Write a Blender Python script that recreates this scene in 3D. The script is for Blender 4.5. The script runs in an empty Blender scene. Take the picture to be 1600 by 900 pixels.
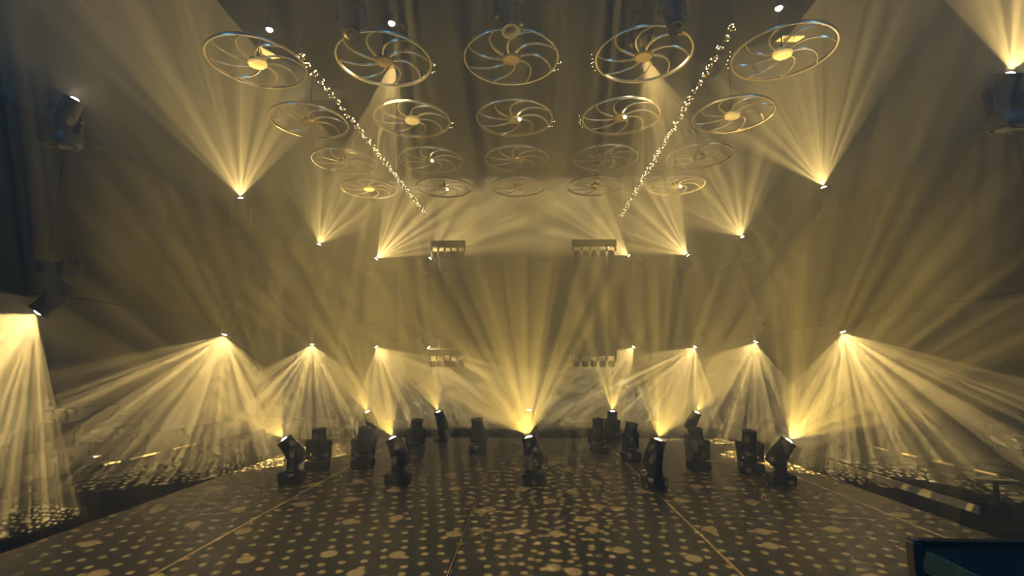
import bpy, bmesh, math, random
from mathutils import Vector, Matrix

random.seed(7)
SC = bpy.context.scene
COL = SC.collection
PI = math.pi

# ------------------------------------------------------------------ camera
cam = bpy.data.cameras.new('camera')
cam.lens = 18.0
cam.sensor_width = 36.0
cam.clip_start = 0.05
camo = bpy.data.objects.new('camera', cam)
COL.objects.link(camo)
camo.location = (0, 0, 1.75)
camo.rotation_euler = (PI / 2 + math.atan(125 / 800), 0, math.atan(25 / 800))
SC.camera = camo

# ------------------------------------------------------------------ haze (world volume), exposure
HAZE = 0.044
w = bpy.data.worlds.new('world')
SC.world = w
w.use_nodes = True
nt = w.node_tree
nt.nodes.clear()
wo = nt.nodes.new('ShaderNodeOutputWorld')
wb = nt.nodes.new('ShaderNodeBackground')
wb.inputs['Color'].default_value = (0.0, 0.0, 0.0, 1)
wv = nt.nodes.new('ShaderNodeVolumeScatter')
wv.inputs['Color'].default_value = (1.0, 0.95, 0.84, 1)
wv.inputs['Density'].default_value = HAZE
wv.inputs['Anisotropy'].default_value = 0.25
nt.links.new(wb.outputs[0], wo.inputs['Surface'])
nt.links.new(wv.outputs[0], wo.inputs['Volume'])

SC.view_settings.view_transform = 'Standard'
SC.view_settings.look = 'None'
SC.view_settings.gamma = 1.0
SC.view_settings.use_curve_mapping = False
SC.view_settings.exposure = 1.72
cy = SC.cycles
cy.use_denoising = True
cy.use_adaptive_sampling = False
try:
    cy.denoiser = 'OPENIMAGEDENOISE'
except Exception:
    pass
cy.max_bounces = 4
cy.diffuse_bounces = 1
cy.glossy_bounces = 2
cy.transmission_bounces = 2
cy.volume_bounces = 0
cy.sample_clamp_direct = 30.0
cy.sample_clamp_indirect = 4.0
cy.use_light_tree = True
cy.caustics_reflective = False
cy.caustics_refractive = False

WARM = (1.0, 0.69, 0.23)          # gallery lamps
AMBER = (1.0, 0.66, 0.14)         # floor lamps

# ------------------------------------------------------------------ added blue fill points, out of view, to lift the haze towards navy
def fill_light(name, loc, power, col=(0.06, 0.48, 1.0), r=0.3):
    l = bpy.data.lights.new(name, 'POINT')
    l.energy = power
    l.color = col
    l.shadow_soft_size = r
    o = bpy.data.objects.new(name, l)
    COL.objects.link(o)
    o.location = loc
    return o

for (x, y, z, p) in ((-9.2, 0.0, 8.2, 170), (9.2, 0.0, 8.2, 210), (0.0, 2.0, 8.9, 45), (-8.3, -2.0, 4.0, 35), (8.3, -2.0, 4.0, 60)):
    fill_light('blue_house_light', (x, y, z), p)

# ------------------------------------------------------------------ materials
def principled(name, col, rough=0.5, metal=0.0, spec=0.5, noise=0.0, nscale=8.0, rnoise=0.0, bump=0.0):
    m = bpy.data.materials.new(name)
    m.use_nodes = True
    t = m.node_tree
    b = t.nodes['Principled BSDF']
    b.inputs['Base Color'].default_value = (*col, 1)
    b.inputs['Roughness'].default_value = rough
    b.inputs['Metallic'].default_value = metal
    b.inputs['Specular IOR Level'].default_value = spec
    if noise or rnoise or bump:
        tc = t.nodes.new('ShaderNodeTexCoord')
        n = t.nodes.new('ShaderNodeTexNoise')
        n.inputs['Scale'].default_value = nscale
        n.inputs['Detail'].default_value = 4
        t.links.new(tc.outputs['Object'], n.inputs['Vector'])
        if noise:
            r = t.nodes.new('ShaderNodeMapRange')
            r.inputs[1].default_value = 0.3
            r.inputs[2].default_value = 0.7
            r.inputs[3].default_value = 1 - noise
            r.inputs[4].default_value = 1 + noise
            t.links.new(n.outputs['Fac'], r.inputs[0])
            mx = t.nodes.new('ShaderNodeVectorMath')
            mx.operation = 'SCALE'
            mx.inputs[0].default_value = col
            t.links.new(r.outputs[0], mx.inputs['Scale'])
            t.links.new(mx.outputs[0], b.inputs['Base Color'])
        if rnoise:
            r = t.nodes.new('ShaderNodeMapRange')
            r.inputs[1].default_value = 0.3
            r.inputs[2].default_value = 0.7
            r.inputs[3].default_value = max(0.02, rough - rnoise)
            r.inputs[4].default_value = rough + rnoise
            t.links.new(n.outputs['Fac'], r.inputs[0])
            t.links.new(r.outputs[0], b.inputs['Roughness'])
        if bump:
            bp = t.nodes.new('ShaderNodeBump')
            bp.inputs['Strength'].default_value = bump
            bp.inputs['Distance'].default_value = 0.02
            t.links.new(n.outputs['Fac'], bp.inputs['Height'])
            t.links.new(bp.outputs[0], b.inputs['Normal'])
    return m

def emissive(name, col, strength):
    m = bpy.data.materials.new(name)
    m.use_nodes = True
    b = m.node_tree.nodes['Principled BSDF']
    b.inputs['Base Color'].default_value = (0.6, 0.55, 0.4, 1)
    b.inputs['Emission Color'].default_value = (*col, 1)
    b.inputs['Emission Strength'].default_value = strength
    return m

M = {}
M['wall'] = principled('navy_wall_paint', (0.008, 0.012, 0.020), 0.9, spec=0.05, noise=0.3, nscale=1.5)
M['black'] = principled('black_paint', (0.004, 0.004, 0.005), 0.8, spec=0.05, noise=0.25, nscale=3)
M['ceiling'] = principled('black_ceiling', (0.006, 0.007, 0.010), 0.95, spec=0.05, noise=0.3, nscale=2)
M['carpet'] = principled('dark_carpet', (0.006, 0.0058, 0.0055), 0.95, spec=0.03, noise=0.4, nscale=40, bump=0.3)
M['dance'] = principled('dark_dance_floor', (0.12, 0.098, 0.068), 0.42, spec=0.35, noise=0.2, nscale=6, rnoise=0.08)
M['strip'] = principled('brushed_brass_strip', (0.95, 0.74, 0.46), 0.42, metal=1.0, noise=0.1, nscale=30)
M['body'] = principled('fixture_black_plastic', (0.030, 0.030, 0.032), 0.45, spec=0.3, noise=0.2, nscale=12)
M['steel'] = principled('dark_steel', (0.10, 0.10, 0.11), 0.4, metal=0.8, noise=0.2, nscale=15)
M['lens'] = emissive('lit_lens', (1.0, 0.86, 0.55), 60)
M['lens_off'] = principled('unlit_lens', (0.03, 0.03, 0.035), 0.05, spec=0.8, noise=0.1)
M['rim'] = principled('pale_brass', (0.62, 0.52, 0.37), 0.30, metal=0.85, noise=0.15, nscale=10)
M['hub'] = principled('cream_enamel', (0.80, 0.70, 0.56), 0.5, noise=0.1, nscale=14)
M['hub_dark'] = principled('dull_brass_hub', (0.22, 0.17, 0.10), 0.4, metal=0.5, noise=0.15, nscale=14)
M['plate'] = principled('white_plate', (0.82, 0.76, 0.64), 0.6, noise=0.08, nscale=8)
M['led'] = emissive('warm_led', (1.0, 0.80, 0.40), 1.6)  # glints put in as glow
M['pin'] = emissive('warm_pin_lamp', (1.0, 0.88, 0.50), 4.0)
M['gold'] = principled('gold_glass', (0.75, 0.55, 0.25), 0.12, metal=1.0, noise=0.1, nscale=20)
M['case'] = principled('navy_case_laminate', (0.13, 0.14, 0.14), 0.35, noise=0.2, nscale=10)
M['strap'] = principled('tan_webbing', (0.85, 0.58, 0.24), 0.8, noise=0.2, nscale=60)  # light on the case lid, put in as a tan colour
M['alu'] = principled('aluminium_edge', (0.35, 0.34, 0.32), 0.35, metal=1.0, noise=0.15, nscale=25)
M['bench'] = principled('pale_bench_face', (0.45, 0.38, 0.26), 0.6, noise=0.2, nscale=8)
M['chrome'] = principled('chrome', (0.8, 0.78, 0.72), 0.1, metal=1.0, noise=0.05, nscale=10)
M['cable'] = principled('black_cable', (0.01, 0.01, 0.011), 0.6, noise=0.1)
M['fabric'] = principled('dark_upholstery', (0.010, 0.010, 0.011), 0.9, spec=0.1, noise=0.3, nscale=25, bump=0.2)

# ------------------------------------------------------------------ helpers
def bm_box(bm, c, s, rot=None, bevel=0.0):
    r = bmesh.ops.create_cube(bm, size=1.0)
    vs = r['verts']
    mat = Matrix.Translation(Vector(c)) @ (rot.to_4x4() if rot else Matrix.Identity(4)) @ Matrix.Diagonal((*s, 1))
    bmesh.ops.transform(bm, matrix=mat, verts=vs)
    if bevel:
        es = list({e for v in vs for e in v.link_edges})
        bmesh.ops.bevel(bm, geom=es, offset=bevel, segments=2, affect='EDGES', profile=0.5)
    return bm

def bm_lathe(bm, prof, n=20, axis_mat=None, caps=True):
    rings = []
    for (r, z) in prof:
        rings.append([bm.verts.new((r * math.cos(2 * PI * i / n), r * math.sin(2 * PI * i / n), z)) for i in range(n)])
    for a, b in zip(rings, rings[1:]):
        for i in range(n):
            bm.faces.new((a[i], a[(i + 1) % n], b[(i + 1) % n], b[i]))
    if caps:
        bm.faces.new(rings[0][::-1])
        bm.faces.new(rings[-1])
    if axis_mat:
        bmesh.ops.transform(bm, matrix=axis_mat, verts=[v for r in rings for v in r])
    return bm

def bm_tube(bm, pts, r, n=8, closed=False):
    pts = [Vector(p) for p in pts]
    rings = []
    N = len(pts)
    for i, p in enumerate(pts):
        if closed:
            d = pts[(i + 1) % N] - pts[i - 1]
        else:
            d = pts[min(i + 1, N - 1)] - pts[max(i - 1, 0)]
        d.normalize()
        up = Vector((0, 0, 1)) if abs(d.z) < 0.95 else Vector((1, 0, 0))
        a = d.cross(up).normalized()
        b = a.cross(d).normalized()
        rr = r[i] if isinstance(r, (list, tuple)) else r
        rings.append([bm.verts.new(p + a * rr * math.cos(2 * PI * k / n) + b * rr * math.sin(2 * PI * k / n)) for k in range(n)])
    for i in range(N if closed else N - 1):
        A, B = rings[i], rings[(i + 1) % N]
        for k in range(n):
            bm.faces.new((A[k], A[(k + 1) % n], B[(k + 1) % n], B[k]))
    if not closed:
        bm.faces.new(rings[0][::-1])
        bm.faces.new(rings[-1])
    return bm

def mesh_of(name, bm, mat, smooth=False):
    bmesh.ops.recalc_face_normals(bm, faces=bm.faces)
    me = bpy.data.meshes.new(name)
    bm.to_mesh(me)
    bm.free()
    me.materials.append(mat)
    if smooth:
        for p in me.polygons:
            p.use_smooth = True
        try:
            me.set_sharp_from_angle(angle=math.radians(35))
        except Exception:
            pass
    return me

def obj(name, data, parent=None, loc=(0, 0, 0), rot=None):
    o = bpy.data.objects.new(name, data)
    COL.objects.link(o)
    o.parent = parent
    o.location = loc
    if rot is not None:
        o.rotation_euler = rot
    return o

def tag(o, label, cat, group=None, kind=None):
    o['label'] = label
    o['category'] = cat
    if group:
        o['group'] = group
    if kind:
        o['kind'] = kind
    return o

def thing(name, label, cat, loc=(0, 0, 0), group=None, rotz=0.0):
    o = bpy.data.objects.new(name, None)
    o.empty_display_size = 0.1
    COL.objects.link(o)
    o.location = loc
    o.rotation_euler = (0, 0, rotz)
    return tag(o, label, cat, group)

def structure(name, bm, mat, parent=None, label=None):
    o = obj(name, mesh_of(name, bm, mat), parent)
    if parent is None:
        o['kind'] = 'structure'
        if label:
            o['label'] = label
    return o

def box_mesh(name, s, mat, bevel=0.0, c=(0, 0, 0)):
    return mesh_of(name, bm_box(bmesh.new(), c, s, bevel=bevel), mat)

# ------------------------------------------------------------------ setting
CEIL = 9.6
WX = 9.6
BACK = 18.2
FRONT = -5.0

floor = structure('floor', bm_box(bmesh.new(), (0, (BACK + FRONT) / 2, -0.15), (2 * WX, BACK - FRONT, 0.2)), M['carpet'], label='dark carpeted hall floor around the dance floor')
structure('ceiling', bm_box(bmesh.new(), (0, (BACK + FRONT) / 2, CEIL + 0.1), (2 * WX, BACK - FRONT, 0.2)), M['ceiling'])
RAFT = 7.75
structure('trim_6', bm_box(bmesh.new(), (-0.17, 11.4, RAFT + 0.06), (9.9, 11.0, 0.12)), M['ceiling'], label='dropped black ceiling raft above the wheels')
structure('wall_left', bm_box(bmesh.new(), (-WX - 0.1, (BACK + FRONT) / 2, CEIL / 2), (0.2, BACK - FRONT, CEIL + 0.4)), M['wall'])
structure('wall_right', bm_box(bmesh.new(), (WX + 0.1, (BACK + FRONT) / 2, CEIL / 2), (0.2, BACK - FRONT, CEIL + 0.4)), M['wall'])
structure('wall_back', bm_box(bmesh.new(), (0, BACK + 0.1, CEIL / 2), (2 * WX + 0.4, 0.2, CEIL + 0.4)), M['wall'])
structure('wall_front', bm_box(bmesh.new(), (0, FRONT - 0.1, CEIL / 2), (2 * WX + 0.4, 0.2, CEIL + 0.4)), M['wall'])

# dance floor: long panels with brass joint strips, both parts of the floor
SX = [-5.05, -3.22, -0.70, 1.82, 4.35, 4.90]
Y0, Y1 = 1.5, 13.4
for a, b in zip(SX, SX[1:]):
    y = Y0
    while y < Y1 - 0.1:
        L = min(2.5, Y1 - y)
        o = obj('floor_panel', box_mesh('floor_panel', (b - a - 0.03, L - 0.006, 0.05), M['dance']), floor, ((a + b) / 2, y + L / 2, -0.025))
        y += L
for x in SX[1:-1]:
    y = Y0
    while y < Y1 - 0.1:
        L = min(2.5, Y1 - y)
        obj('joint_strip', mesh_of('joint_strip', bm_box(bmesh.new(), (0, 0, 0), (0.012 if x == SX[2] else 0.032, L - 0.012, 0.054), bevel=0.003), M['strip']), floor, (x, y + L / 2, -0.024))
        y += L

# side platforms with metal nosing
for s, side in ((-1, 'left'), (1, 'right')):
    p = structure('trim_1' if s < 0 else 'trim_2', bm_box(bmesh.new(), (s * 8.42, 9.0, 0.03), (2.3, 17.0, 0.16)), M['carpet'],
                  label='low carpeted seating platform along the %s wall' % side)
    y = 4.2
    k = 0
    obj('edge_trim', box_mesh('edge_trim', (0.03, 16.9, 0.03), M['black']), p, (s * 7.275, 9.0, 0.095))
    rn = random.Random(5 + s)
    while y < 16.5:
        L = rn.uniform(0.25, 0.8)
        if 8.4 < y < 11.4:
          obj('metal_nosing', box_mesh('metal_nosing', (0.05, L, 0.035), M['strip'], bevel=0.008), p, (s * 7.26, y + L / 2, 0.105), (0, s * rn.uniform(-0.4, 0.4), 0))
        y += L + rn.uniform(0.15, 0.5)

# galleries: bulkhead fascia on both sides and at the back
FX = 6.45
FZ0, FZ1 = 2.72, 4.98
FBY = 16.95
def gallery_panels(name, label, a, b, n):
    root = None
    a, b = Vector(a), Vector(b)
    d = b - a
    L = d.length
    u = d.normalized()
    ang = math.atan2(u.y, u.x)
    root = obj(name, mesh_of(name, bm_box(bmesh.new(), (0, 0, 0), (L, 0.10, FZ1 - FZ0)), M['black']), None, ((a + b) / 2 + Vector((0, 0, (FZ0 + FZ1) / 2))), (0, 0, ang))
    root['kind'] = 'structure'
    root['label'] = label
    for i in range(n):
        m = box_mesh('fascia_panel', (L / n - 0.02, 0.03, FZ1 - FZ0 - 0.06), M['black'], bevel=0.006)
        sgn = -1
        obj('fascia_panel', m, root, (-L / 2 + (i + 0.5) * L / n, sgn * 0.065, 0))
    obj('top_rail', box_mesh('top_rail', (L, 0.16, 0.05), M['black'], bevel=0.01), root, (0, 0, (FZ1 - FZ0) / 2 + 0.025))
    obj('bottom_rail', box_mesh('bottom_rail', (L, 0.16, 0.05), M['black'], bevel=0.01), root, (0, 0, -(FZ1 - FZ0) / 2 - 0.025))
    return root
gallery_panels('trim_3', 'black gallery bulkhead running along the left side', (-FX, -4.0, 0), (-FX, FBY, 0), 10)
gallery_panels('trim_4', 'black gallery bulkhead running along the right side', (FX, FBY, 0), (FX, -4.0, 0), 10)
gallery_panels('trim_5', 'black gallery bulkhead across the far end', (-FX, FBY, 0), (FX, FBY, 0), 6)

# ------------------------------------------------------------------ moving heads
def make_base():
    bm = bmesh.new()
    bm_box(bm, (0, 0, 0.10), (0.36, 0.30, 0.15), bevel=0.025)
    for sx in (-1, 1):
        for sy in (-1, 1):
            bm_lathe(bm, [(0.028, 0.0), (0.03, 0.03)], 8, Matrix.Translation((sx * 0.13, sy * 0.10, 0)))
    bm_lathe(bm, [(0.11, 0.17), (0.11, 0.195), (0.09, 0.205)], 20)
    return mesh_of('base', bm, M['body'], True)

def make_yoke():
    bm = bmesh.new()
    bm_box(bm, (0, 0, 0.225), (0.40, 0.13, 0.05), bevel=0.015)
    for s in (-1, 1):
        bm_box(bm, (s * 0.185, 0, 0.36), (0.045, 0.13, 0.28), bevel=0.016)
        bm_lathe(bm, [(0.075, -0.025), (0.078, 0.0), (0.07, 0.028)], 16, Matrix.Translation((s * 0.185, 0, 0.46)) @ Matrix.Rotation(PI / 2, 4, 'Y'))
    return mesh_of('yoke', bm, M['body'], True)

def make_head():
    bm = bmesh.new()
    bm_lathe(bm, [(0.09, -0.20), (0.12, -0.18), (0.135, -0.10), (0.14, 0.02), (0.125, 0.08), (0.115, 0.20), (0.125, 0.235), (0.125, 0.25), (0.10, 0.25), (0.10, 0.235)], 20)
    for k in range(4):
        bm_lathe(bm, [(0.137 - k * 0.004, -0.14 + 0.03 * k), (0.142 - k * 0.002, -0.13 + 0.03 * k), (0.137, -0.12 + 0.03 * k)], 20)
    return mesh_of('head', bm, M['body'], True)

def make_lens(mat):
    bm = bmesh.new()
    bm_lathe(bm, [(0.058, 0.0), (0.055, 0.010), (0.034, 0.024), (0.010, 0.029)], 16)
    return mesh_of('lens', bm, mat, True)

def make_lensring():
    bm = bmesh.new()
    bm_lathe(bm, [(0.10, 0.0), (0.07, -0.012), (0.058, -0.004)], 20, caps=False)
    return mesh_of('lens_ring', bm, M['steel'], True)

def make_clamp():
    bm = bmesh.new()
    bm_box(bm, (0, 0, -0.02), (0.10, 0.12, 0.05), bevel=0.008)
    bm_box(bm, (0, 0, -0.055), (0.18, 0.06, 0.03), bevel=0.006)
    return mesh_of('clamp', bm, M['steel'], True)

MB, MY, MH, MLON, MLOFF, MR, MC = make_base(), make_yoke(), make_head(), make_lens(M['lens']), make_lens(M['lens_off']), make_lensring(), make_clamp()

def gobo_nodes(light, seed, kind):
    """the projector's glass pattern: rays or dots in the plane across the beam"""
    light.use_nodes = True
    t = light.node_tree
    em = t.nodes['Emission']
    tc = t.nodes.new('ShaderNodeTexCoord')
    sp = t.nodes.new('ShaderNodeSeparateXYZ')
    t.links.new(tc.outputs['Normal'], sp.inputs[0])
    dx = t.nodes.new('ShaderNodeMath'); dx.operation = 'DIVIDE'
    dy = t.nodes.new('ShaderNodeMath'); dy.operation = 'DIVIDE'
    t.links.new(sp.outputs['X'], dx.inputs[0]); t.links.new(sp.outputs['Z'], dx.inputs[1])
    t.links.new(sp.outputs['Y'], dy.inputs[0]); t.links.new(sp.outputs['Z'], dy.inputs[1])
    cb = t.nodes.new('ShaderNodeCombineXYZ')
    t.links.new(dx.outputs[0], cb.inputs['X']); t.links.new(dy.outputs[0], cb.inputs['Y'])
    rt = t.nodes.new('ShaderNodeVectorRotate')
    rt.rotation_type = 'Z_AXIS'
    rt.inputs['Angle'].default_value = seed * 1.37
    t.links.new(cb.outputs[0], rt.inputs['Vector'])
    ad = t.nodes.new('ShaderNodeVectorMath'); ad.operation = 'ADD'
    ad.inputs[1].default_value = (seed * 3.17 % 7, seed * 1.91 % 5, 0)
    t.links.new(rt.outputs[0], ad.inputs[0])

    def dots(scale, r0, r1, rnd):
        v = t.nodes.new('ShaderNodeTexVoronoi')
        v.voronoi_dimensions = '2D'
        v.inputs['Scale'].default_value = scale
        v.inputs['Randomness'].default_value = rnd
        t.links.new(ad.outputs[0], v.inputs['Vector'])
        m = t.nodes.new('ShaderNodeMapRange')
        m.inputs[1].default_value = r0
        m.inputs[2].default_value = r1
        m.inputs[3].default_value = 1.0
        m.inputs[4].default_value = 0.0
        t.links.new(v.outputs['Distance'], m.inputs[0])
        return m.outputs[0]

    if kind == 'dots':
        a = dots(58, 0.17, 0.205, 0.32)
        b = dots(15, 0.10, 0.12, 0.75)
        mx = t.nodes.new('ShaderNodeMath'); mx.operation = 'MAXIMUM'
        t.links.new(a, mx.inputs[0]); t.links.new(b, mx.inputs[1])
        fin, lo, hi = mx.outputs[0], 0.0, 3.0
    elif kind in ('ray dots', 'fine ray dots'):
        f = 1.0 if kind == 'ray dots' else 2.1
        a = dots(20 * f, 0.20, 0.27, 0.5)
        b = dots(6.0 * f, 0.14, 0.17, 0.8)
        dm = t.nodes.new('ShaderNodeMath'); dm.operation = 'MAXIMUM'
        t.links.new(a, dm.inputs[0]); t.links.new(b, dm.inputs[1])
        dot_screen = dm.outputs[0]
    if kind != 'dots':
        # bars across the beam, uneven in width and strength
        at = t.nodes.new('ShaderNodeMath'); at.operation = 'ARCTAN2'
        t.links.new(sp.outputs['Y'], at.inputs[0])
        ab = t.nodes.new('ShaderNodeMath'); ab.operation = 'ABSOLUTE'
        t.links.new(sp.outputs['Z'], ab.inputs[0]); t.links.new(ab.outputs[0], at.inputs[1])
        n1 = t.nodes.new('ShaderNodeTexNoise')
        n1.noise_dimensions = '1D'
        n1.inputs['Scale'].default_value = 7.5
        n1.inputs['Detail'].default_value = 3.0
        n1.inputs['Roughness'].default_value = 0.62
        of = t.nodes.new('ShaderNodeMath'); of.operation = 'ADD'
        of.inputs[1].default_value = seed * 2.73 + 10
        t.links.new(at.outputs[0], of.inputs[0])
        t.links.new(of.outputs[0], n1.inputs['W'])
        st = t.nodes.new('ShaderNodeMapRange')
        st.inputs[1].default_value = 0.36
        st.inputs[2].default_value = 0.66
        st.inputs[3].default_value = 0.3 if 'ray dots' in kind else 0.5
        st.inputs[4].default_value = 1.45
        t.links.new(n1.outputs['Fac'], st.inputs[0])
        fin, lo, hi = st.outputs[0], 0.0, 1.4
        if 'ray dots' in kind:
            mu = t.nodes.new('ShaderNodeMath'); mu.operation = 'MULTIPLY'
            sc = t.nodes.new('ShaderNodeMath'); sc.operation = 'MULTIPLY_ADD'
            sc.inputs[1].default_value = 3.9; sc.inputs[2].default_value = 0.12
            t.links.new(dot_screen, sc.inputs[0])
            t.links.new(sc.outputs[0], mu.inputs[0]); t.links.new(st.outputs[0], mu.inputs[1])
            fin = mu.outputs[0]
    mr = t.nodes.new('ShaderNodeMapRange')
    mr.inputs[1].default_value = 0.0
    mr.inputs[2].default_value = 1.0 if kind == 'dots' else 1.4
    mr.clamp = False
    mr.inputs[3].default_value = lo
    mr.inputs[4].default_value = hi
    t.links.new(fin, mr.inputs[0])
    # optics: part of the light leaves collimated, so it falls off slower than a bare point
    fo = t.nodes.new('ShaderNodeLightFalloff')
    t.links.new(mr.outputs[0], fo.inputs['Strength'])
    if kind == 'dots':
        t.links.new(fo.outputs['Quadratic'], em.inputs['Strength'])
    else:
        q = t.nodes.new('ShaderNodeMath'); q.operation = 'MULTIPLY'
        q.inputs[1].default_value = 1.1
        t.links.new(fo.outputs['Quadratic'], q.inputs[0])
        l = t.nodes.new('ShaderNodeMath'); l.operation = 'MULTIPLY_ADD'
        l.inputs[1].default_value = 0.006
        t.links.new(fo.outputs['Linear'], l.inputs[0]); t.links.new(q.outputs[0], l.inputs[2])
        t.links.new(l.outputs[0], em.inputs['Strength'])

NSEED = [0]
AUDIENCE = Vector((0.0, -0.8, 1.65))         # the gobos are rolled to read from the audience side

def add_beam(root, hang, lens, d, power, angle, kind, blend, roll_to):
    li = bpy.data.lights.new('beam', 'SPOT')
    li.energy = power * (1.0 if kind == 'dots' else 1.85)
    li.color = WARM if hang or lens.z > 1.5 else AMBER
    li.spot_size = math.radians(angle)
    li.spot_blend = blend
    li.shadow_soft_size = 0.012
    NSEED[0] += 1
    gobo_nodes(li, NSEED[0], kind)
    z = -d
    a = (roll_to - lens)
    x = (a - z * a.dot(z)).normalized()
    y = z.cross(x)
    W = Matrix((x, y, z)).transposed().to_4x4()
    W.translation = lens + d * 0.035
    o = bpy.data.objects.new('beam', li)
    COL.objects.link(o)
    o.parent = root
    L = (Matrix.Translation(root.location) @ root.rotation_euler.to_matrix().to_4x4()).inverted() @ W
    o.location = L.to_translation()
    o.rotation_euler = L.to_euler()
    if kind != 'dots':
        o.scale = (0.45 if hang else 0.33, 1, 1)                   # oval beam: a fan, shallow along the sight line
    return o

def moving_head(label, base, aim, on=True, hang=False, power=300, angle=95, kind='rays', group=None, blend=0.06, core=None, bracket=None, drop=0):
    # base: point the fixture stands on (or hangs from); aim: direction of the beam in the world
    base = Vector(base)
    root = thing('moving_head', label, 'stage light', base, group)
    if hang:
        root.rotation_euler = (PI, 0, 0)
    d = Vector(aim).normalized()
    dl = Vector((d.x, -d.y, -d.z)) if hang else d.copy()
    pan = math.atan2(dl.y, dl.x) + PI / 2 if (abs(dl.x) + abs(dl.y)) > 1e-4 else 0.0
    tilt = math.acos(max(-1, min(1, dl.z)))
    obj('base', MB, root)
    if drop:
        obj('drop_pipe', mesh_of('drop_pipe', bm_lathe(bmesh.new(), [(0.024, 0.05), (0.024, -drop)], 10), M['steel'], True), root)
    if bracket:                                  # arm to the gallery bulkhead: vector in the world
        v = Vector(bracket)
        L = v.length
        zb = 0.03
        bm = bm_box(bmesh.new(), (v.x / 2, (-1 if hang else 1) * v.y / 2, zb), (max(0.08, abs(v.x)), max(0.08, abs(v.y)), 0.05), bevel=0.008)
        obj('bracket', mesh_of('bracket', bm, M['steel']), root)
    obj('yoke', MY, root, (0, 0, 0), (0, 0, pan))
    R = Matrix.Rotation(pan, 4, 'Z') @ Matrix.Rotation(tilt, 4, 'X')
    h = obj('head', MH, root, (0, 0, 0.46), R.to_euler())
    obj('lens', MLON if on else MLOFF, h, (0, 0, 0.237))
    obj('lens_ring', MR, h, (0, 0, 0.25))
    if on:
        lens = base + Vector((0, 0, -0.46 if hang else 0.46)) + d * 0.25
        add_beam(root, hang, lens, d, power, angle, kind, blend, AUDIENCE)
        if core:
            add_beam(root, hang, lens, d, core[0], core[1], kind, 0.5, AUDIENCE)
    return root

def head_base(lens, aim, hang=False):
    """where the base must be for the lens to sit at the given point"""
    d = Vector(aim).normalized()
    return Vector(lens) - d * 0.26 - Vector((0, 0, -0.46 if hang else 0.46))

def dirn(lens, deg):
    # beam direction across the sight line from the audience, at this angle from the horizontal
    a = (AUDIENCE - Vector(lens)).normalized()
    r = Vector((0, 0, 1)).cross(a).normalized()
    u = a.cross(r)
    k = math.radians(deg)
    return r * math.cos(k) + u * math.sin(k)

ORD = ['first', 'second', 'third', 'fourth', 'fifth']
# floor, front row
FRONTROW = [(-3.80, 8.1, 128, 76, 320), (-2.10, 8.1, 115, 70, 380), (0.0, 8.15, 106, 124, 330), (1.93, 7.95, 72, 84, 360), (3.95, 8.15, 54, 88, 540)]
for i, (x, y, deg, ang, pw) in enumerate(FRONTROW):
    lab = ['lit black moving head at the left end of the front floor row', 'lit moving head second from left in the front floor row',
           'brightest lit moving head at the centre of the front floor row', 'lit moving head second from right in the front floor row',
           'lit black moving head at the right end of the front floor row'][i]
    aim = dirn((x, y, 0.75), deg)
    b = head_base((x, y, 0.75), aim)
    b.z = 0.0
    moving_head(lab, b, aim, power=pw, angle=ang, group='front row of floor lights', core=(160, 30) if i == 2 else None, blend=0.25 if i == 2 else 0.06)
# floor, back row
BACKROW = [(-3.93, 12.7, 112, 60, 330), (-2.19, 12.7, 110, 60, 330), (0.02, 13.1, 92, 26, 240), (2.04, 12.8, 86, 68, 330), (4.10, 12.9, 62, 62, 330)]
for i, (x, y, deg, ang, pw) in enumerate(BACKROW):
    lab = ['lit moving head at the left end of the far floor row', 'lit moving head second from left in the far floor row',
           'lit moving head at the centre of the far floor row behind the brightest one', 'lit moving head second from right in the far floor row',
           'lit moving head at the right end of the far floor row'][i]
    aim = dirn((x, y, 0.75), deg)
    b = head_base((x, y, 0.75), aim)
    b.z = 0.0
    moving_head(lab, b, aim, power=pw * 1.4, angle=ang, group='far row of floor lights')
# floor, unlit ones
OFF = [(-3.62, 9.05, 'unlit moving head just right of the leftmost lit floor light'), (-2.92, 9.3, 'unlit moving head just left of the second lit floor light'),
       (2.93, 9.3, 'unlit moving head just right of the fourth lit floor light'), (3.72, 9.05, 'unlit moving head left of the rightmost lit floor light'),
       (-2.32, 10.8, 'unlit moving head farther back behind the second lit floor light'), (-1.05, 11.0, 'unlit moving head between the second and centre lit floor lights'),
       (1.45, 11.0, 'unlit moving head right of the centre lit floor light'), (1.95, 10.2, 'unlit moving head directly behind the fourth lit floor light')]
for i, (x, y, lab) in enumerate(OFF):
    moving_head(lab, (x, y, 0.0), (0.15 * math.sin(i * 2.1), -0.12, 1), on=False, group='unlit floor lights')

# upper gallery rail, beams up
UP = [(-6.05, 6.20, 5.32, 72, 26, 14, 'dim moving head on the left gallery rail nearest the camera'),
      (-6.05, 10.2, 5.30, 97, 90, 520, 'lit moving head on the left gallery rail, nearest bright one'),
      (-6.05, 14.3, 5.30, 72, 105, 330, 'lit moving head on the left gallery rail near the far corner'),
      (5.93, 5.98, 5.33, 70, 94, 420, 'lit moving head on the right gallery rail at the upper right corner of the photo'),
      (5.93, 10.0, 5.33, 100, 90, 480, 'lit moving head on the right gallery rail, middle one'),
      (5.93, 13.95, 5.33, 111, 112, 330, 'lit moving head on the right gallery rail near the far corner'),
      (-5.02, 16.5, 5.34, 47, 84, 620, 'lit moving head on the far gallery rail, outer left'),
      (-3.22, 16.5, 5.34, 44, 80, 420, 'lit moving head on the far gallery rail, inner left'),
      (3.31, 16.5, 5.38, 142, 76, 420, 'lit moving head on the far gallery rail, inner right'),
      (5.22, 16.5, 5.38, 133, 90, 460, 'lit moving head on the far gallery rail, outer right')]
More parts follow.
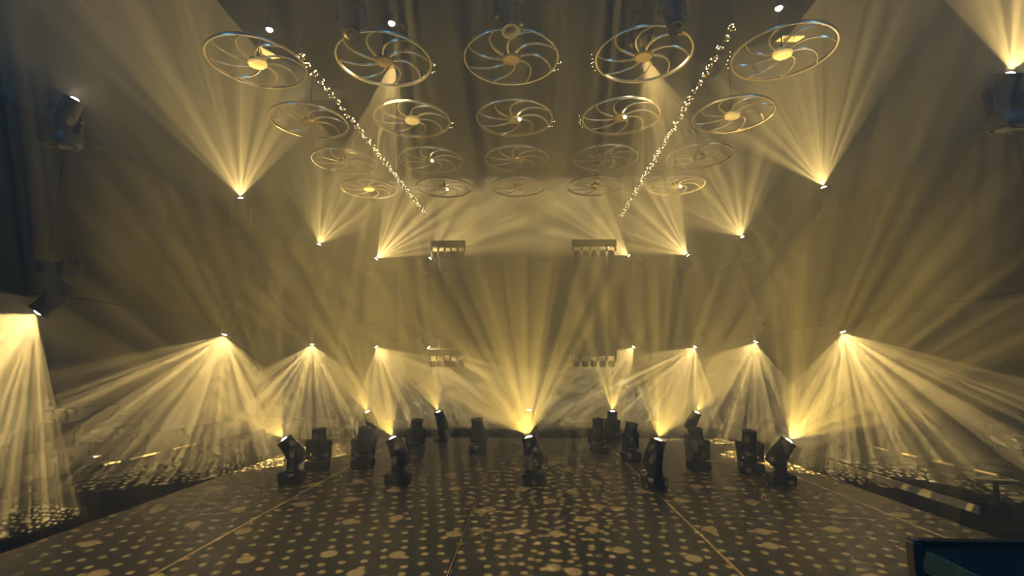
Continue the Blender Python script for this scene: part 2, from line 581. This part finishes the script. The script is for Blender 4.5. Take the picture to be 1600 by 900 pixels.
def wall_arm(b):
    if abs(b.x) > 5.5:
        return (math.copysign(FX - 0.08, b.x) - b.x, 0, 0)
    return (0, FBY - 0.08 - b.y, 0)
for (x, y, z, deg, ang, pw, lab) in UP:
    aim = dirn((x, y, z), deg)
    b = head_base((x, y, z), aim)
    moving_head(lab, b, aim, power=pw * (1.9 if y > 16 else 1.15), angle=ang, group='upper row of gallery lights', bracket=wall_arm(b))
# lower gallery rail, beams down
LOW = [(-6.05, 6.1, 2.42, 233, 107, 640, 'lit moving head under the left gallery at the left edge of the photo'),
       (-6.2, 10.3, 2.42, 257, 130, 460, 'lit moving head under the left gallery, second from the camera'),
       (-6.2, 14.6, 2.42, 267, 124, 440, 'lit moving head under the left gallery near the far corner'),
       (5.93, 9.85, 2.42, 284, 118, 460, 'lit moving head under the right gallery, nearest visible one'),
       (5.93, 13.6, 2.42, 250, 114, 440, 'lit moving head under the right gallery near the far corner'),
       (-4.90, 16.5, 2.42, 302, 104, 400, 'lit moving head under the far gallery, outer left'),
       (-3.20, 16.5, 2.40, 318, 86, 340, 'lit moving head under the far gallery, inner left'),
       (3.36, 16.5, 2.41, 228, 86, 340, 'lit moving head under the far gallery, inner right'),
       (5.29, 16.5, 2.41, 236, 104, 400, 'lit moving head under the far gallery, outer right')]
for (x, y, z, deg, ang, pw, lab) in LOW:
    aim = dirn((x, y, z), deg)
    b = head_base((x, y, z), aim, True)
    moving_head(lab, b, aim, hang=True, power=pw * (1.3 if y > 16 else 0.84), angle=ang, kind='ray dots', group='lower row of gallery lights', bracket=wall_arm(b))

# two dot-pattern projectors hung high behind the camera, aimed at the dance floor
for i, (x, y, tx, ty) in enumerate([(-0.5, -1.6, -2.2, 7.4), (0.5, -1.6, 2.6, 7.4)]):
    d = Vector((tx - x, ty - y, -8.4))
    moving_head('dot-pattern projector hung behind the camera, %s one' % ['left', 'right'][i], (x, y, 9.0), d, hang=True, power=1800, angle=36, kind='dots', blend=0.3,
                group='dot projectors', drop=CEIL - 9.0)

# lit heads above two of the nearest wheels, shining down through the spokes
for (x, y, deg, ang, lab) in [(-2.28, 8.05, 254, 44, 'lit moving head above the second wheel of the nearest row'), (1.98, 8.05, 292, 48, 'lit moving head above the fourth wheel of the nearest row')]:
    lens = (x, y, RAFT - 0.71)
    d = (dirn(lens, deg) + Vector((0, 0.55, 0))).normalized()
    moving_head(lab, (x, y, RAFT), d, hang=True, power=850, angle=ang, kind='fine ray dots', group='lit ceiling lights')

# unlit heads hanging in front of the nearest wheels
for (x, y, lab) in [(-2.42, 6.35, 'unlit black moving head hanging before the second wheel of the nearest row'),
                    (-0.24, 6.35, 'unlit black moving head hanging before the middle wheel of the nearest row'),
                    (1.98, 6.35, 'unlit black moving head hanging before the fourth wheel of the nearest row')]:
    moving_head(lab, (x, y, 6.95), (0.1, -0.2, -1), on=False, hang=True, group='unlit ceiling lights', drop=RAFT - 6.95)

# ------------------------------------------------------------------ ceiling wheels
WR = 0.755
def make_rim():
    bm = bmesh.new()
    n = 72
    prof = [(WR - 0.016, -0.022), (WR + 0.010, -0.026), (WR + 0.018, 0.0), (WR + 0.010, 0.026), (WR - 0.016, 0.022)]
    rings = []
    for i in range(n):
        a = 2 * PI * i / n
        rings.append([bm.verts.new((r * math.cos(a), r * math.sin(a), z)) for r, z in prof])
    k = len(prof)
    for i in range(n):
        A, B = rings[i], rings[(i + 1) % n]
        for j in range(k):
            bm.faces.new((A[j], A[(j + 1) % k], B[(j + 1) % k], B[j]))
    return mesh_of('rim', bm, M['rim'], True)

def make_spoke():
    bm = bmesh.new()
    n = 10
    L, R = [], []
    pts = []
    for i in range(n + 1):
        t = i / n
        r = 0.11 + (WR - 0.02 - 0.11) * t
        a = 0.75 * t ** 1.5
        pts.append(Vector((r * math.cos(a), r * math.sin(a), 0.035 * math.sin(PI * t))))
    top, bot = [], []
    for i, p in enumerate(pts):
        t = i / n
        d = (pts[min(i + 1, n)] - pts[max(i - 1, 0)]).normalized()
        s = Vector((-d.y, d.x, 0))
        wd = 0.023 * (1 - 0.6 * t)
        th = 0.012
        top.append((bm.verts.new(p + s * wd + Vector((0, 0, th))), bm.verts.new(p - s * wd + Vector((0, 0, th)))))
        bot.append((bm.verts.new(p + s * wd * 0.6 - Vector((0, 0, th))), bm.verts.new(p - s * wd * 0.6 - Vector((0, 0, th)))))
    for i in range(n):
        a, b, c, d = top[i], top[i + 1], bot[i], bot[i + 1]
        bm.faces.new((a[0], a[1], b[1], b[0]))
        bm.faces.new((c[0], c[1], d[1], d[0]))
        bm.faces.new((a[0], b[0], d[0], c[0]))
        bm.faces.new((a[1], b[1], d[1], c[1]))
    bm.faces.new((top[0][0], top[0][1], bot[0][1], bot[0][0]))
    bm.faces.new((top[n][0], top[n][1], bot[n][1], bot[n][0]))
    return mesh_of('spoke', bm, M['rim'], True)

def make_hub(mat):
    bm = bmesh.new()
    bm_lathe(bm, [(0.06, -0.055), (0.13, -0.045), (0.15, -0.02), (0.15, 0.02), (0.12, 0.05), (0.05, 0.07)], 24)
    return mesh_of('hub', bm, mat, True)

def make_stem():
    bm = bmesh.new()
    bm_lathe(bm, [(0.03, 0.05), (0.03, 0.14), (0.010, 0.15), (0.010, RAFT - 6.70)], 10)
    return mesh_of('stem', bm, M['steel'], True)

def make_plate():
    bm = bmesh.new()
    bm_box(bm, (0, 0, 0), (0.34, 0.34, 0.02), bevel=0.004)
    return mesh_of('reflector_plate', bm, M['plate'])

def make_arms():
    bm = bmesh.new()
    for k in range(2):
        a = (k - 0.5) * 0.5
        bm_tube(bm, [(0.06 * math.cos(a), 0.06 * math.sin(a) + 0.02, 0.05), (0.05, 0.28 + 0.1 * k, 0.28), (0.02, 0.40 + 0.06 * k, 0.52)], 0.014, 6)
    return mesh_of('plate_arm', bm, M['rim'], True)

def make_beads():
    bm = bmesh.new()
    for k in range(6):
        a = 0.09 * k
        r = WR + 0.05 + 0.02 * (k % 2)
        c = Vector((r * math.cos(a), r * math.sin(a), 0.03 * ((k * 7) % 3 - 1)))
        bmesh.ops.create_icosphere(bm, subdivisions=1, radius=0.007, matrix=Matrix.Translation(c))
    return mesh_of('bead_cluster', bm, M['led'])  # crystal beads made to glow so that their glints show

def make_pin():
    bm = bmesh.new()
    bm_lathe(bm, [(0.012, 0.0), (0.03, -0.015), (0.034, -0.035), (0.022, -0.055), (0.006, -0.062)], 14)
    return mesh_of('pin_lamp', bm, M['pin'], True)

RIM, SPK, HUB, STM, PLT, ARM, BDS, PIN = make_rim(), make_spoke(), make_hub(M['hub_dark']), make_stem(), make_plate(), make_arms(), make_beads(), make_pin()
HUB_LIT = make_hub(M['hub'])
rows = ['nearest', 'second', 'third', 'farthest']
cols = ['leftmost', 'second from left', 'middle', 'second from right', 'rightmost']
WXS = [-4.42, -2.32, -0.25, 1.87, 4.07]
WYS = [7.60, 9.63, 11.65, 13.58]
for j, y in enumerate(WYS):
    for i, x in enumerate(WXS):
        t = thing('ceiling_wheel', 'pale brass wheel with curved spokes, %s in the %s ceiling row' % (cols[i], rows[j]), 'ceiling wheel', (x, y, 6.70), 'ceiling wheels',
                  rotz=random.uniform(0, 0.78))
        obj('rim', RIM, t)
        for k in range(8):
            obj('spoke', SPK, t, (0, 0, 0), (0, 0, 2 * PI * k / 8))
        obj('hub', HUB_LIT if (i, j) in ((0, 0), (4, 0), (4, 1), (0, 3), (1, 1)) else HUB, t)  # hubs that look lit get the pale copy, light put into the colour
        obj('stem', STM, t)
        if (i, j) in ((4, 0), (0, 0), (0, 2), (3, 2)):
            a = -t.rotation_euler.z + (0.5 if i < 2 else -0.5)
            pr = obj('reflector_plate', PLT, t, (0.12 * math.cos(a) + 0.42 * math.sin(-a), 0.12 * math.sin(a) + 0.42 * math.cos(a), 0.46), (0.35, 0.1, a + 0.4))
            obj('plate_arm', ARM, t, (0, 0, 0), (0, 0, a))
        if j == 0 or (i, j) in ((2, 1), (3, 1), (1, 1)):
            bc = obj('bead_cluster', BDS, t, (0, 0, 0), (0, 0, (2.7 if i >= 3 or (i, j) == (3, 1) else 0.1) - t.rotation_euler.z))
            bc['kind'] = 'stuff'
        if (i, j) in ((2, 1), (3, 1), (4, 3), (1, 3), (1, 2)):
            obj('pin_lamp', PIN, t, (0.05, -0.15, -0.05))

# small bright downlights between the wheels
def make_can():
    bm = bmesh.new()
    bm_lathe(bm, [(0.07, 0.16), (0.075, 0.0), (0.06, 0.0), (0.055, 0.03)], 18)
    return mesh_of('can', bm, M['body'], True)
def make_glass():
    bm = bmesh.new()
    bm_lathe(bm, [(0.052, 0.02), (0.05, -0.01), (0.03, -0.03), (0.01, -0.035)], 16)
    return mesh_of('glass', bm, M['pin'], True)
CAN, GLS = make_can(), make_glass()
for (x, y, lab) in [(-4.19, 7.47, 'small bright ceiling downlight above the leftmost nearest wheel'), (-2.16, 7.38, 'small bright ceiling downlight above the second nearest wheel'),
                    (3.87, 7.22, 'small bright ceiling downlight above the rightmost nearest wheel')]:
    t = thing('downlight', lab, 'downlight', (x, y, 7.2), 'ceiling downlights')
    obj('can', CAN, t)
    obj('glass', GLS, t)
    obj('rod', mesh_of('rod', bm_lathe(bmesh.new(), [(0.012, 0.15), (0.012, RAFT - 7.2)], 8), M['steel'], True), t)

# ------------------------------------------------------------------ two strings of crystal lights
def make_ball():
    bm = bmesh.new()
    bmesh.ops.create_icosphere(bm, subdivisions=2, radius=0.050)
    return mesh_of('ball', bm, M['gold'])
def make_glints(seed):
    rnd = random.Random(seed)
    bm = bmesh.new()
    for k in range(7):
        v = Vector((rnd.uniform(-1, 1), rnd.uniform(-1, 0.5), rnd.uniform(-1, 0.7))).normalized()
        bmesh.ops.create_icosphere(bm, subdivisions=1, radius=rnd.uniform(0.008, 0.016), matrix=Matrix.Translation(v * 0.05))
    return mesh_of('led', bm, M['led'])  # glowing dots stand in for lamps reflected in each ball
BALL = make_ball()
GLINTS = [make_glints(s) for s in range(5)]
for (p0, p1, lab) in [((-3.62, 7.45), (-3.32, 15.9), 'string of sparkling gold light balls running down the left side of the ceiling'),
                      ((3.03, 6.95), (3.09, 16.3), 'string of sparkling gold light balls running down the right side of the ceiling')]:
    t = thing('light_string', lab, 'string lights', (p0[0], p0[1], 6.70), 'ceiling light strings')
    L = math.hypot(p1[0] - p0[0], p1[1] - p0[1])
    n = int(L / 0.24)
    bm = bmesh.new()
    bm_tube(bm, [(0, -0.6, 0.09), ((p1[0] - p0[0]) * 0.5, (p1[1] - p0[1]) * 0.5, 0.07), (p1[0] - p0[0], p1[1] - p0[1] + 0.3, 0.09)], 0.010, 6)
    obj('cable', mesh_of('cable', bm, M['cable'], True), t)
    wire = mesh_of('hanging_wire', bm_lathe(bmesh.new(), [(0.006, 0.07), (0.006, RAFT - 6.70)], 6), M['cable'])
    for q in range(6):
        f = q / 5
        obj('hanging_wire', wire, t, ((p1[0] - p0[0]) * f, max(0, (p1[1] - p0[1]) * f), 0))
    for k in range(n + 1):
        f = k / n
        b = obj('ball', BALL, t, ((p1[0] - p0[0]) * f + random.uniform(-0.015, 0.015), (p1[1] - p0[1]) * f, random.uniform(-0.01, 0.01)), (0, 0, random.uniform(0, 6)))
        obj('led', GLINTS[k % 5], b)

# ------------------------------------------------------------------ multi-cell light bars on the far gallery
def light_bar(label, x, z, w_, flip):
    t = thing('light_bar', label, 'light bar', (x, 16.0, z), 'far gallery light bars')
    obj('housing', box_mesh('housing', (w_, 0.22, 0.20), M['body'], bevel=0.01), t, (0, 0, 0.17 * flip))
    n = 5
    for k in range(n + 1):
        obj('divider', box_mesh('divider', (0.05, 0.12, 0.18), M['body'], bevel=0.005), t, (-w_ / 2 + 0.03 + k * (w_ - 0.06) / n, 0, 0))
    bm = bmesh.new()
    for k in range(n):
        bm = bmesh.new()
        c = -w_ / 2 + 0.03 + (k + 0.5) * (w_ - 0.06) / n
        bm_lathe(bm, [(0.075, 0.09), (0.10, 0.04), (0.10, -0.06), (0.07, -0.10)], 10)
        obj('cell', mesh_of('cell', bm, M['body'], True), t, (c, 0, -0.17 * flip))
    for sx in (-1, 1):
        zr = (FZ1 + 0.05 if z > 4 else FZ0 - 0.05) - z
        bm = bm_box(bmesh.new(), (0, 0.50, 0.17), (0.04, 0.90, 0.03))
        bm_box(bm, (0, 0.93, (0.17 + zr) / 2), (0.04, 0.04, abs(0.17 - zr) + 0.02))
        obj('bracket', mesh_of('bracket', bm, M['steel']), t, (sx * w_ * 0.38, 0, 0))
    return t
light_bar('dark five-cell light bar above the far gallery rail, left of centre', -2.56, 5.52, 1.10, 1)
light_bar('dark five-cell light bar above the far gallery rail, right of centre', 2.12, 5.52, 1.40, 1)
light_bar('dark five-cell light bar under the far gallery, left of centre', -2.52, 2.05, 1.14, 1)
light_bar('dark five-cell light bar under the far gallery, right of centre', 2.02, 2.05, 1.40, 1)

# ------------------------------------------------------------------ right foreground: flight case; side bench; table
t = thing('flight_case', 'open navy flight case with its lid standing upright at the lower right edge', 'case', (2.26, 2.30, 0.0))
cw, cd = 1.35, 0.62
zl = 0.65
obj('body', box_mesh('body', (cw, cd, zl - 0.10), M['case'], bevel=0.006), t, (0, -cd / 2, 0.09 + (zl - 0.10) / 2))
lid = obj('lid', box_mesh('lid', (cw, 0.03, 0.40), M['case'], bevel=0.004), t, (0, 0.02, zl + 0.19))
obj('webbing_strap', box_mesh('webbing_strap', (0.46, 0.006, 0.085), M['strap'], bevel=0.002), lid, (-cw / 2 + 0.24, -0.019, 0.03), (0, 0.45, 0))  # added tan band in place of a slanted beam falling on the lid
for sx in (-1, 1):
    obj('edge_strip', box_mesh('edge_strip', (0.035, 0.05, 0.40), M['alu'], bevel=0.006), lid, (sx * (cw / 2 - 0.012), 0, 0))
obj('edge_strip', box_mesh('edge_strip', (cw, 0.045, 0.014), M['cable'], bevel=0.004), lid, (0, 0, 0.198))
for sx in (-1, 1):
    bm = bmesh.new()
    bmesh.ops.create_icosphere(bm, subdivisions=2, radius=0.024)
    obj('ball_corner', mesh_of('ball_corner', bm, M['alu'], True), lid, (sx * (cw / 2 - 0.02), 0, 0.188))
    for sy in (0.08, cd - 0.08):
        bm = bmesh.new()
        bm_lathe(bm, [(0.05, -0.02), (0.05, 0.02)], 14, Matrix.Rotation(PI / 2, 4, 'Y'))
        obj('caster', mesh_of('caster', bm, M['cable'], True), t, (sx * (cw / 2 - 0.12), -sy, 0.05))
    bm = bm_tube(bmesh.new(), [(0, -0.10, 0), (0, -0.10, 0.05), (0, 0.10, 0.05), (0, 0.10, 0)], 0.010, 6)
    obj('handle', mesh_of('handle', bm, M['alu'], True), t, (sx * (cw / 2 + 0.005), -cd / 2, 0.3), (0, sx * PI / 2, 0))

t = thing('low_step', 'long low pale-faced step beside the dance floor on the right', 'step', (5.80, 8.5, -0.05))
obj('tread', box_mesh('tread', (0.46, 3.2, 0.03), M['fabric'], bevel=0.01), t, (0.02, 0, 0.125))
obj('riser', box_mesh('riser', (0.03, 3.2, 0.11), M['bench'], bevel=0.005), t, (-0.20, 0, 0.055))
for sy in (-1, 1):
    obj('end_panel', box_mesh('end_panel', (0.40, 0.03, 0.11), M['black']), t, (0.02, sy * 1.55, 0.055))

def low_table(label, x, y, z=-0.05, r=0.24):
    t = thing('low_table', label, 'table', (x, y, z), 'low metal-topped tables')
    bm = bmesh.new()
    bm_lathe(bm, [(r - 0.015, 0.0), (r, 0.01), (r, 0.025), (r - 0.015, 0.035)], 28)
    obj('tabletop', mesh_of('tabletop', bm, M['chrome'], True), t, (0, 0, 0.28))
    bm = bmesh.new()
    bm_lathe(bm, [(0.16, 0.0), (0.15, 0.02), (0.035, 0.04), (0.03, 0.28)], 20)
    obj('pedestal', mesh_of('pedestal', bm, M['steel'], True), t)
def sofa(label, x, y, s):
    t = thing('sofa', label, 'sofa', (x, y, 0.11), 'sofas along the walls', rotz=0)
    obj('seat', box_mesh('seat', (0.75, 1.7, 0.2), M['fabric'], bevel=0.04), t, (0, 0, 0.32))
    obj('backrest', box_mesh('backrest', (0.2, 1.7, 0.5), M['fabric'], bevel=0.05), t, (s * 0.32, 0, 0.58))
    for sy in (-1, 1):
        obj('armrest', box_mesh('armrest', (0.75, 0.16, 0.36), M['fabric'], bevel=0.04), t, (0, sy * 0.86, 0.44))
    for sx in (-1, 1):
        for sy in (-1, 1):
            obj('foot', box_mesh('foot', (0.05, 0.05, 0.22), M['chrome']), t, (sx * 0.3, sy * 0.8, 0.11))
low_table('round metal-topped low table beyond the step on the right', 6.35, 7.5)
low_table('round metal-topped low table at the far left edge', -8.2, 9.7, 0.11)
sofa('dark sofa against the right wall near the metal-topped table', 8.95, 9.3, 1)
sofa('dark sofa against the left wall near the metal-topped table', -9.05, 10.8, -1)
